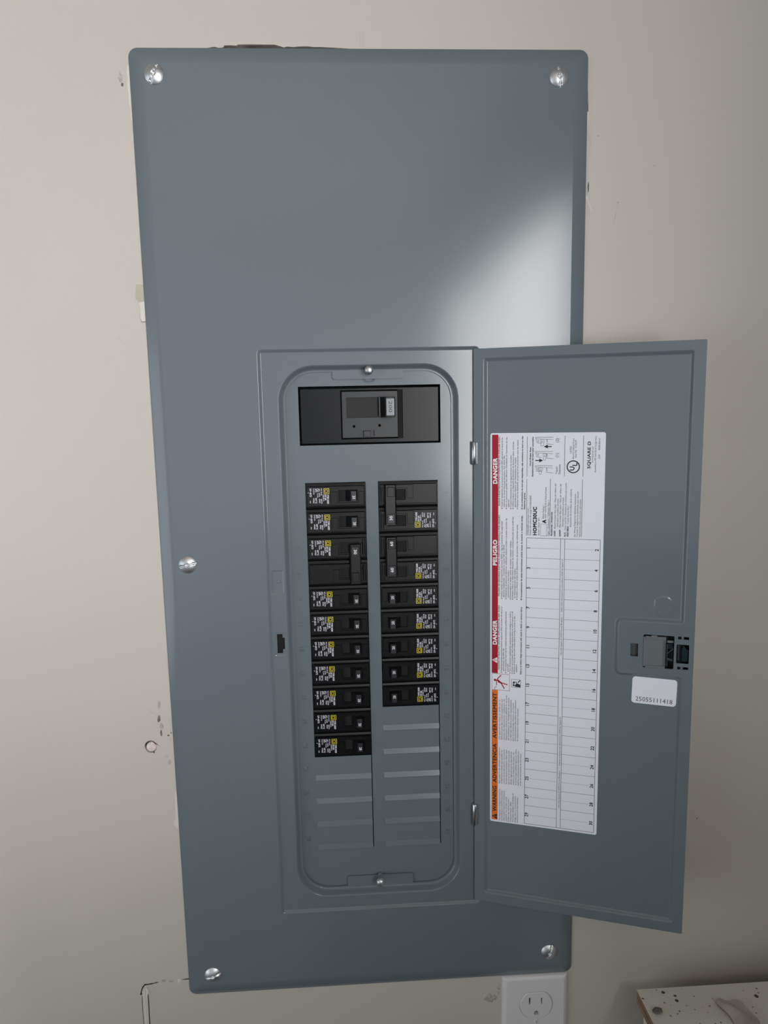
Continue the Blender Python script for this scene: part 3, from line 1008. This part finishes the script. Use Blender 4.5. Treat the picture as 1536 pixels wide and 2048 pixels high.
# circuit schedule
ZT, ZB, RH = -17.195, -28.715, (28.715 - 17.195) / 15
for a, b in (((1.99, ZT), (4.63, ZT)), ((1.99, ZB), (4.63, ZB)), ((1.99, ZT), (1.99, ZB)), ((4.63, ZT), (4.63, ZB)), ((3.225, ZT), (3.225, ZB)), ((3.375, ZT), (3.375, ZB))):
    K.line(a, b, .014, T1)
for i in range(15):
    z0 = ZT - i * RH
    zc = z0 - RH / 2
    if i:
        K.line((1.99, z0), (3.225, z0), .010, T1).line((3.375, z0), (4.63, z0), .010, T1)
    for u0, u1 in ((2.16, 3.20), (3.39, 4.42)):
        n = 26
        for k in range(n):
            a = u0 + (u1 - u0) * k / n
            K.line((a, zc), (a + (u1 - u0) / n * .58, zc), .009, T1)
    for s, u in ((str(2 * i + 1), 2.125), (str(2 * i + 2), 4.575)):
        L = natural(s, .115, .02)
        w_ = MB()
        lt_(w_, s, zc - L / 2, zc + L / 2, u, .12, .02)
        w_.map(DP).build('circuit_number', 'ink', door)
lt_(K, 'Use only Square D HOM Circuit Breakers.   /   Utilice sólo interruptores automáticos HOM de Square D.', -21.66, -17.94, 3.325, .052, .004)
lt_(K, 'Use only Square D HOM Circuit Breakers.   /   Utilisez seulement les disjoncteurs HOM de Square D.', -27.87, -24.12, 3.33, .052, .004)
for mb, nm, mt_ in ((K, 'printed_lettering', 'ink'), (G, 'fine_print', 'inkgrey'), (Wt, 'danger_symbol', 'white'), (Rd_, 'arc_flash_pictogram', 'red')):
    o = mb.map(DP).build(nm, mt_, door)
    if nm in ('printed_lettering', 'fine_print'):
        o['kind'] = 'stuff'

# serial sticker below the latch
def rotz(p, cx=6.65, cz=-22.79, a=math.radians(-1.3)):
    x, z = p[0] - cx, p[2] - cz
    return (cx + x * math.cos(a) - z * math.sin(a), p[1], cz + x * math.sin(a) + z * math.cos(a))


MB().prism(rpoly(rect(5.875, 7.425, -23.31, -22.285), .12, 5), PAP, IN - .0005).map(rotz).map(DP).build('serial_sticker', 'paper', door)
sn = MB()
text(sn, '25055111418', (6.02, -23.22), (7.30, -23.22), .165, T1, (0, 1), -.004)
sn.map(rotz).map(DP).build('serial_number', 'ink', door)

# trim the door and everything on it to the pocket it closes
for o in [door] + list(door.children):
    o.data.transform(Matrix.Scale(0.99445, 4))

# ------------------------------------------------------------------ circuit breakers
# local frame of one pole: x from -1.14 (label end) to 1.14, z from -.5 to .5, y = 0 at the dead front
def bx_(x):
    return x - 1.14


def bz_(v):
    return .5 - v


def case_mesh():
    mb = MB()
    mb.xprism([(-.03, .485), (-.055, .41), (-.055, -.41), (-.03, -.485), (2.2, -.485), (2.2, .485)], -1.12, 1.12)
    a = rect(bx_(.05), bx_(2.24), -.395, .385)
    b = offset(a, .025)
    mb.loft([[(p[0], -.054, p[1]) for p in a], [(p[0], -.125, p[1]) for p in b]], False)
    h = rect(bx_(1.24), bx_(1.97), bz_(.70), bz_(.28))
    mb.fill(b, [h], -.125)
    mb.loft([[(p[0], -.125, p[1]) for p in h], [(p[0], -.057, p[1]) for p in h]], False)
    st = [(bx_(.95), bz_(.86)), (bx_(.95), bz_(.34)), (bx_(1.20), bz_(.34)), (bx_(1.20), bz_(.745)), (bx_(2.0), bz_(.745)), (bx_(2.0), bz_(.34)), (bx_(2.2), bz_(.34)), (bx_(2.2), bz_(.86))]
    st = list(reversed(st))
    st2 = offset(st, .012)
    mb.loft([[(p[0], -.125, p[1]) for p in st], [(p[0], -.145, p[1]) for p in st2]], False)
    mb.fill(st2, (), -.145)
    mb.bbox(bx_(.07), bx_(2.22), -.135, -.12, bz_(.175), bz_(.155), .004)
    return mb.mesh('case', 'black')


def pit_mesh():
    return MB().quad(bx_(1.24), bx_(1.97), bz_(.70), bz_(.28), -.0575).thicken(.001).mesh('handle_slot', 'void')  # shade at the foot of the slot painted as a near-black sheet


def toggle_mesh():
    mb = MB()
    prof = [(bx_(1.50), -.05), (bx_(1.62), -.22), (bx_(1.71), -.36), (bx_(1.73), -.375), (bx_(1.91), -.375), (bx_(1.93), -.36), (bx_(1.96), -.2), (bx_(1.96), -.05)]
    za, zb = bz_(.695), bz_(.285)
    n = len(prof)
    lp = [[(p[0], p[1], za) for p in prof], [(p[0], p[1], zb) for p in prof]]
    lp = [[(p[0], p[1], za + (.025 if p[1] < -.3 else 0)) for p in prof], [(p[0], p[1], zb - (.025 if p[1] < -.3 else 0)) for p in prof]]
    mb.loft(lp, False)
    mb.add(lp[0], [tuple(range(n))])
    mb.add(lp[1], [tuple(reversed(range(n)))])
    return mb.mesh('toggle', 'handle')


def rating_mesh(s, x, v, y, cap=.10):
    mb = MB()
    L = natural(s, cap, .01) * .9
    text(mb, s, (bx_(x), bz_(v) + L / 2), (bx_(x), bz_(v) - L / 2), cap, y, (1, 0), .012)
    return mb.mesh('rating_number', 'white')


def print_mesh():
    mb = MB()
    y = -.128

    def t(s, x, va, vb, cap, bold=.03):
        text(mb, s, (bx_(x), bz_(va)), (bx_(x), bz_(vb)), cap, y, (1, 0), bold)
    t('TYPE HOM', .81, .44, .79, .066, .045)
    t('10 kA', .725, .44, .66, .062, .045)
    t('120/240 V~', .655, .44, .70, .045)
    t('75°C CU AL', .585, .20, .47, .045)
    t('60/75', .585, .60, .78, .042)
    t('LISTED', .51, .37, .52, .04)
    t('SWD', .51, .60, .76, .045)
    mb.ring(bx_(.485), bz_(.265), .05, .066, y, 20)
    mb.line((bx_(.455), bz_(.29)), (bx_(.515), bz_(.24)), .025, y)
    t('CTL HACR', .445, .38, .55, .036)
    t('HACR TYPE', .37, .20, .34, .05)
    t('40°C', .37, .55, .77, .06, .03)
    t('3-5171', .295, .20, .42, .045)
    t('WIRE', .285, .56, .76, .05, .02)
    t('DP-4075', .165, .20, .52, .068, .02)
    t('xxx', .165, .66, .76, .045, .02)
    mb.line((bx_(.09), bz_(.36)), (bx_(.14), bz_(.36)), .016, y)
    return mb.mesh('printed_rating_text', 'print')


def mark_mesh():
    mb = MB()
    y = -.128
    x0, x1, z0, z1 = bx_(.70), bx_(.89), bz_(.405), bz_(.215)
    w = .022
    for a, b, w_ in (((x0, z0), (x1, z0), w), ((x1, z0), (x1, z1), w), ((x1, z1), (x0, z1), w), ((x0, z1), (x0, z0), w)):
        d = Vector((b[0] - a[0], b[1] - a[1])).normalized() * w / 2
        mb.line((a[0] - d.x, a[1] - d.y), (b[0] + d.x, b[1] + d.y), w_, y)
    i = .05
    q = [(x0 + i - .012, z0 + i), (x1 - i, z0 + i), (x1 - i, z1 - i), (x0 + i - .012, z1 - i)]
    mb.line((q[0][0], q[0][1] - .01), (q[3][0], q[3][1] + .01), .02, y).line(q[0], (q[1][0] + .01, q[1][1]), .02, y).line(q[3], (q[2][0] + .01, q[2][1]), .02, y).line(q[1], q[2], .02, y)
    return mb.mesh('brand_square', 'yellow')


ME = dict(case=case_mesh(), handle_slot=pit_mesh(), toggle=toggle_mesh(), txt=print_mesh(), mark=mark_mesh())
ME['tip'] = MB().quad(bx_(1.735), bx_(1.905), bz_(.665), bz_(.315), -.3755).thicken(.003).mesh('toggle_tip_sheen', 'tip')  # pale sheet on the tip, its sheen painted as colour
R20 = rating_mesh('20', 1.775, .54, -.378)


def single(x, row, right, label, group):
    cx, cz = x + BW / 2, ROW0 - row - .5
    t = tag(empty('circuit_breaker', (cx, DEAD, cz)), label, 'breaker', group)
    t.rotation_euler = (0, PI if right else 0, 0)
    put('case', ME['case'], t, loc=(0, 0, 0))
    put('handle_slot', ME['handle_slot'], t, loc=(0, 0, 0))
    tg = put('toggle', ME['toggle'], t, loc=(0, 0, 0))
    put('toggle_tip_sheen', ME['tip'], tg, loc=(0, 0, 0))
    put('rating_number', R20, tg, loc=(0, 0, 0))
    put('printed_rating_text', ME['txt'], t, loc=(0, 0, 0))
    put('brand_square', ME['mark'], t, loc=(0, 0, 0))
    return t


def double(x, row, right, amps, both, label, group):
    cx, cz = x + BW / 2, ROW0 - row - 1
    t = tag(empty('double_pole_breaker', (cx, DEAD, cz)), label, 'breaker', group)
    t.rotation_euler = (0, PI if right else 0, 0)
    for dz in (.5, -.5):
        put('case', ME['case'], t, loc=(0, 0, dz * I))
        put('handle_slot', ME['handle_slot'], t, loc=(0, 0, dz * I))
    tie = MB()
    prof = [(bx_(1.58), -.05), (bx_(1.63), -.30), (bx_(1.66), -.34), (bx_(2.00), -.34), (bx_(2.03), -.30), (bx_(2.05), -.05)]
    tie.zprism(prof, -.87, .64)
    ti = tie.build('handle_tie', 'handle', t, (0, 0, 0))
    ti.location = (0, 0, 0)
    for k, (za, zb) in enumerate(((.58, .21), (-.43, -.81))):
        pd = MB()
        a = rect(bx_(1.68), bx_(1.96), zb, za)
        b = offset(a, .02)
        pd.loft([[(p[0], -.335, p[1]) for p in a], [(p[0], -.375, p[1]) for p in b]], False)
        pd.fill(b, (), -.375)
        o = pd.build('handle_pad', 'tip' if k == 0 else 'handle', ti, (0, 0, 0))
        o.location = (0, 0, 0)
        if k == 0 or both:
            mb = MB()
            L = natural(amps, .13, .01) * .95
            zc = (za + zb) / 2 - .02
            text(mb, amps, (bx_(1.77), zc + L / 2), (bx_(1.77), zc - L / 2), .105, -.378, (1, 0), .012)
            o = mb.build('rating_number', 'white', ti, (0, 0, 0))
            o.location = (0, 0, 0)
    for za, zb in ((.82, .22), (-.18, -.80)):
        rg = MB()
        n = 8
        pr = [(bx_(2.14) + .055 * math.cos(PI * i / n), -.12 - .06 * math.sin(PI * i / n)) for i in range(n + 1)]
        rg.zprism(pr, zb, za)
        o = rg.build('grip_rib', 'black', t, (0, 0, 0))
        o.location = (0, 0, 0)
    put('printed_rating_text', ME['txt'], t, loc=(0, 0, .5 * I))
    put('brand_square', ME['mark'], t, loc=(0, 0, .5 * I))
    return t


GL, GR = 'breakers in the left column', 'breakers in the right column'
single(LX, 0, False, 'black 20 amp single breaker at the very top of the left column', GL)
single(LX, 1, False, 'black 20 amp single breaker second from the top of the left column', GL)
double(LX, 2, False, '30', False, 'black double-width 30 amp breaker in the left column with tied handles', GL)
for r, lab in ((4, 'black 20 amp single breaker directly below the double 30 amp breaker in the left column'),
               (5, 'black 20 amp single breaker second below the double breaker in the left column'),
               (6, 'black 20 amp single breaker third below the double breaker in the left column'),
               (7, 'black 20 amp single breaker fourth from the bottom of the left column'),
               (8, 'black 20 amp single breaker third from the bottom of the left column'),
               (9, 'black 20 amp single breaker second from the bottom of the left column'),
               (10, 'black 20 amp single breaker lowest in the left column, above blank grey knockouts')):
    single(LX, r, False, lab, GL)
double(RX, 0, True, '30', False, 'black double-width 30 amp breaker at the top of the right column', GR)
double(RX, 2, True, '60', True, 'black double-width 60 amp breaker in the right column, marked on both handles', GR)
for r, lab in ((4, 'black 20 amp single breaker directly below the 60 amp breaker in the right column'),
               (5, 'black 20 amp single breaker second below the 60 amp breaker in the right column'),
               (6, 'black 20 amp single breaker in the middle of the five singles of the right column'),
               (7, 'black 20 amp single breaker second from the bottom of the right column'),
               (8, 'black 20 amp single breaker lowest in the right column, above blank grey knockouts')):
    single(RX, r, True, lab, GR)

# main breaker
mk = tag(empty('main_breaker', (7.95, DEAD + .05, -12.53)), 'wide black 200 amp main breaker in the window at the top of the panel', 'breaker')
y0 = DEAD + .04
mm = MB()
a = rect(5.34, 10.56, -13.585, -11.50)
b = offset(a, .04)
blk = rect(6.86, 9.19, -13.42, -11.60)
mm.loft([[(p[0], 2.4, p[1]) for p in a], [(p[0], y0 + .03, p[1]) for p in a], [(p[0], y0, p[1]) for p in b]], False)
mm.fill(b, [blk], y0)
mm.loft([[(p[0], y0, p[1]) for p in blk], [(p[0], y0 + .05, p[1]) for p in blk]], False)
mm.fill(a, (), 2.4)
mm.build('case', 'mainface', mk)
bl = MB()
o_ = rect(6.90, 9.0, -13.38, -11.64)
win = rect(7.07, 8.88, -12.63, -11.87)
hs_ = [[(cx + .055 * math.cos(2 * PI * i / 16), cz + .055 * math.sin(2 * PI * i / 16)) for i in range(16)] for cx, cz in ((7.34, -12.945), (8.30, -12.925))]
nt_ = rect(7.58, 8.10, -13.34, -13.10)
oo = offset(o_, .02)
bl.loft([[(p[0], y0 + .05, p[1]) for p in o_], [(p[0], y0 - .03, p[1]) for p in o_], [(p[0], y0 - .05, p[1]) for p in oo]], False)
bl.fill(oo, [win, nt_] + hs_, y0 - .05)
for l, dp in ((win, .10), (nt_, .08), (hs_[0], .2), (hs_[1], .2)):
    bl.loft([[(p[0], y0 - .05, p[1]) for p in l], [(p[0], y0 - .05 + dp, p[1]) for p in l]], False)
    if l is nt_:
        bl.fill(l, (), y0 - .05 + dp)
bl.bbox(7.70, 7.97, y0 - .06, y0 + .02, -13.34, -13.12, .01)
block_ = bl.build('centre_block', 'mainblock', mk)
for l in hs_:
    MB().fill(l, (), y0 + .14).thicken(.01).build('test_hole', 'void', block_)
MB().fill(win, (), y0 + .02).thicken(.02).build('grained_slide', 'grain', block_)
MB().quad(9.0, 9.19, -13.42, -11.60, y0 + .045).thicken(.01).build('groove', 'void', mk)
mh = MB()
zb_, zt_ = -12.61, -11.88
prof = [(8.28, y0 + .05), (8.36, y0 - .25), (8.50, y0 - .50), (8.54, y0 - .53), (8.84, y0 - .53), (8.87, y0 - .50), (8.89, y0 + .05)]
mh.zprism(prof, zb_, zt_)
hd = mh.build('main_handle', 'black', mk)
MB().box(8.29, 8.34, y0 - .16, y0, zb_, zt_).build('handle_ridge', 'mainblock', mk)
MB().quad(8.545, 8.835, -12.55, -11.94, y0 - .533).thicken(.002).build('rating_sticker', 'silver', hd)
rt = MB()
text(rt, '200', (8.63, -12.03), (8.63, -12.44), .12, y0 - .536, (1, 0), -.004)
rt.build('rating_number', 'ink', hd)
em = MB()
text(em, 'OFF', (6.93, -11.93), (6.93, -12.36), .09, y0 - .062, (1, 0), 0, .012)
em.build('embossed_word', 'mainblock', block_)
em = MB()
text(em, 'ON', (8.90, -12.08), (8.90, -12.42), .09, y0 - .062, (1, 0), 0, .012)
em.build('embossed_word', 'mainblock', block_)

# ------------------------------------------------------------------ wall outlet under the panel
OC = (14.345, -38.10)
ou = tag(empty('wall_outlet', (OC[0], WY, -40.38)), 'white duplex wall outlet tucked under the bottom edge of the panel', 'outlet')
pl = MB()
a = rect(12.95, 15.74, -40.38, -36.0)
faces_ = []


def rface(cz, g):
    pts = []
    r, hh = .69 + g, .585 + g
    for i in range(48):
        an = 2 * PI * i / 48
        x, z = r * math.cos(an), r * math.sin(an)
        pts.append((OC[0] + .03 + x, cz + max(-hh, min(hh, z))))
    return pts


RC = (-37.31, -38.87)
hl = [rface(z, .012) for z in RC]
lp = []
for d, y in ((0, WY), (0, WY - .03), (.03, WY - .10), (.09, WY - .16), (.18, WY - .195)):
    lp.append([(p[0], y, p[1]) for p in rpoly(offset(a, d), .06 + d * .3, 4)])
pl.loft(lp)
pl.fill([(p[0], p[2]) for p in lp[-1]], hl, WY - .195)
for l in hl:
    pl.loft([[(p[0], WY - .195, p[1]) for p in l], [(p[0], WY - .1, p[1]) for p in l]], False)
pl.build('cover_plate', 'plate', ou)
for cz in RC:
    rf = MB()
    l = rface(cz, 0)
    ox = OC[0] + .03
    sl = [rect(ox - .315, ox - .245, cz + .055, cz + .37), rect(ox + .20, ox + .255, cz + .055, cz + .335)]
    gr = [(ox - .10, cz - .45), (ox + .10, cz - .45)] + [(ox + .10 * math.cos(PI * i / 8), cz - .36 + .10 * math.sin(PI * i / 8)) for i in range(9)]
    l2 = [(OC[0] + .03 + (p[0] - OC[0] - .03) * .97, cz + (p[1] - cz) * .95) for p in l]
    rf.loft([[(p[0], WY, p[1]) for p in l], [(p[0], WY - .20, p[1]) for p in l], [(p[0], WY - .235, p[1]) for p in l2]], False)
    rf.fill(l2, sl + [gr], WY - .235)
    for h_ in sl + [gr]:
        rf.loft([[(p[0], WY - .235, p[1]) for p in h_], [(p[0], WY - .05, p[1]) for p in h_]], False)
    f_ = rf.build('receptacle', 'plate', ou)
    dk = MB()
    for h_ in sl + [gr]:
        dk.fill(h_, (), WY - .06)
    dk.thicken(.01).build('slot_dark', 'void', f_)  # near-black sheets put the shade of the slots into colour
so = MB()
so.lathe([(.001, WY - .235), (.06, WY - .23), (.10, WY - .20), (.105, WY - .18)], 14.38, -38.10, 20)
s_ = so.build('plate_screw', 'plate', ou)
MB().map(lambda p: p).prism([(14.335, -38.03), (14.36, -38.02), (14.425, -38.17), (14.40, -38.18)], WY - .2365, WY - .22).build('screw_slot', 'scuff', s_)

# ------------------------------------------------------------------ spattered bench in the corner
bn = tag(empty('work_cabinet', (24.5, -11, -FL)), 'low white cabinet with a paint-spattered top beside the outlet', 'cabinet')
TX0, TY0, TZ = 18.32, -1.0, -36.11
MB().box(TX0, 30.6, -20, TY0, TZ - .03, TZ).build('laminate_top', 'top', bn)
MB().box(TX0 + .01, 30.6, -20, TY0 - .01, TZ - .27, TZ - .03).build('top_board', 'wood', bn)
MB().box(TX0 + .05, 30.6, -19.9, TY0 - .05, TZ - .31, TZ - .27).build('board_joint', 'void', bn)
MB().box(TX0 + .01, 30.6, -20, TY0 - .01, TZ - .60, TZ - .31).build('top_board', 'wood', bn)
MB().box(TX0 + .22, 30.4, -19.5, TY0 - .25, -FL, TZ - .60).build('cabinet_body', 'cab', bn)
# loose flakes on it
fl = MB()
n = 9
g = []
for i in range(n):
    for j in range(n):
        u, v = i / (n - 1), j / (n - 1)
        a_ = 2 * PI * v
        g.append((21.75 + (u - .5) * 1.0 + .12 * math.sin(5 * v), -2.55 + (v - .5) * 1.3 + .1 * math.sin(4 * u), TZ + .03 + .16 * abs(math.sin(3.1 * u + 1.2 * v)) * (1 - (v - .5) ** 2 * 2) + .05 * math.sin(9 * u * v)))
fs = [(i * n + j, (i + 1) * n + j, (i + 1) * n + j + 1, i * n + j + 1) for i in range(n - 1) for j in range(n - 1)]
fl.add(g, fs, True)
fl.map(lambda p: (p[0], p[1], max(p[2], TZ + .012)))
flk = MB()
flk.v, flk.f, flk.sm = list(fl.v), list(fl.f), list(fl.sm)
nn = len(fl.v)
flk.add([(p[0], p[1], p[2] - .012) for p in fl.v], [tuple(reversed(f)) for f in fs], True)
tag(flk.build('paint_flake', 'film', None, (21.75, -2.55, TZ)), 'crumpled pinkish film of dried paint lying on the spattered cabinet top', 'debris')
cr = MB()
lps = []
for i in range(7):
    ph = PI * (i + .02) / 6.04
    lps.append([(18.68 + .22 * math.sin(ph) * math.cos(2 * PI * k / 12) * random.uniform(.75, 1.15), -2.17 + .17 * math.sin(ph) * math.sin(2 * PI * k / 12) * random.uniform(.75, 1.15),
                 TZ + .08 - .08 * math.cos(ph)) for k in range(12)])
cr.loft(lps, False)
tag(cr.build('plaster_crumb', 'dirt', None, (18.68, -2.17, TZ)), 'small dirty crumb of plaster near the left edge of the cabinet top', 'debris')
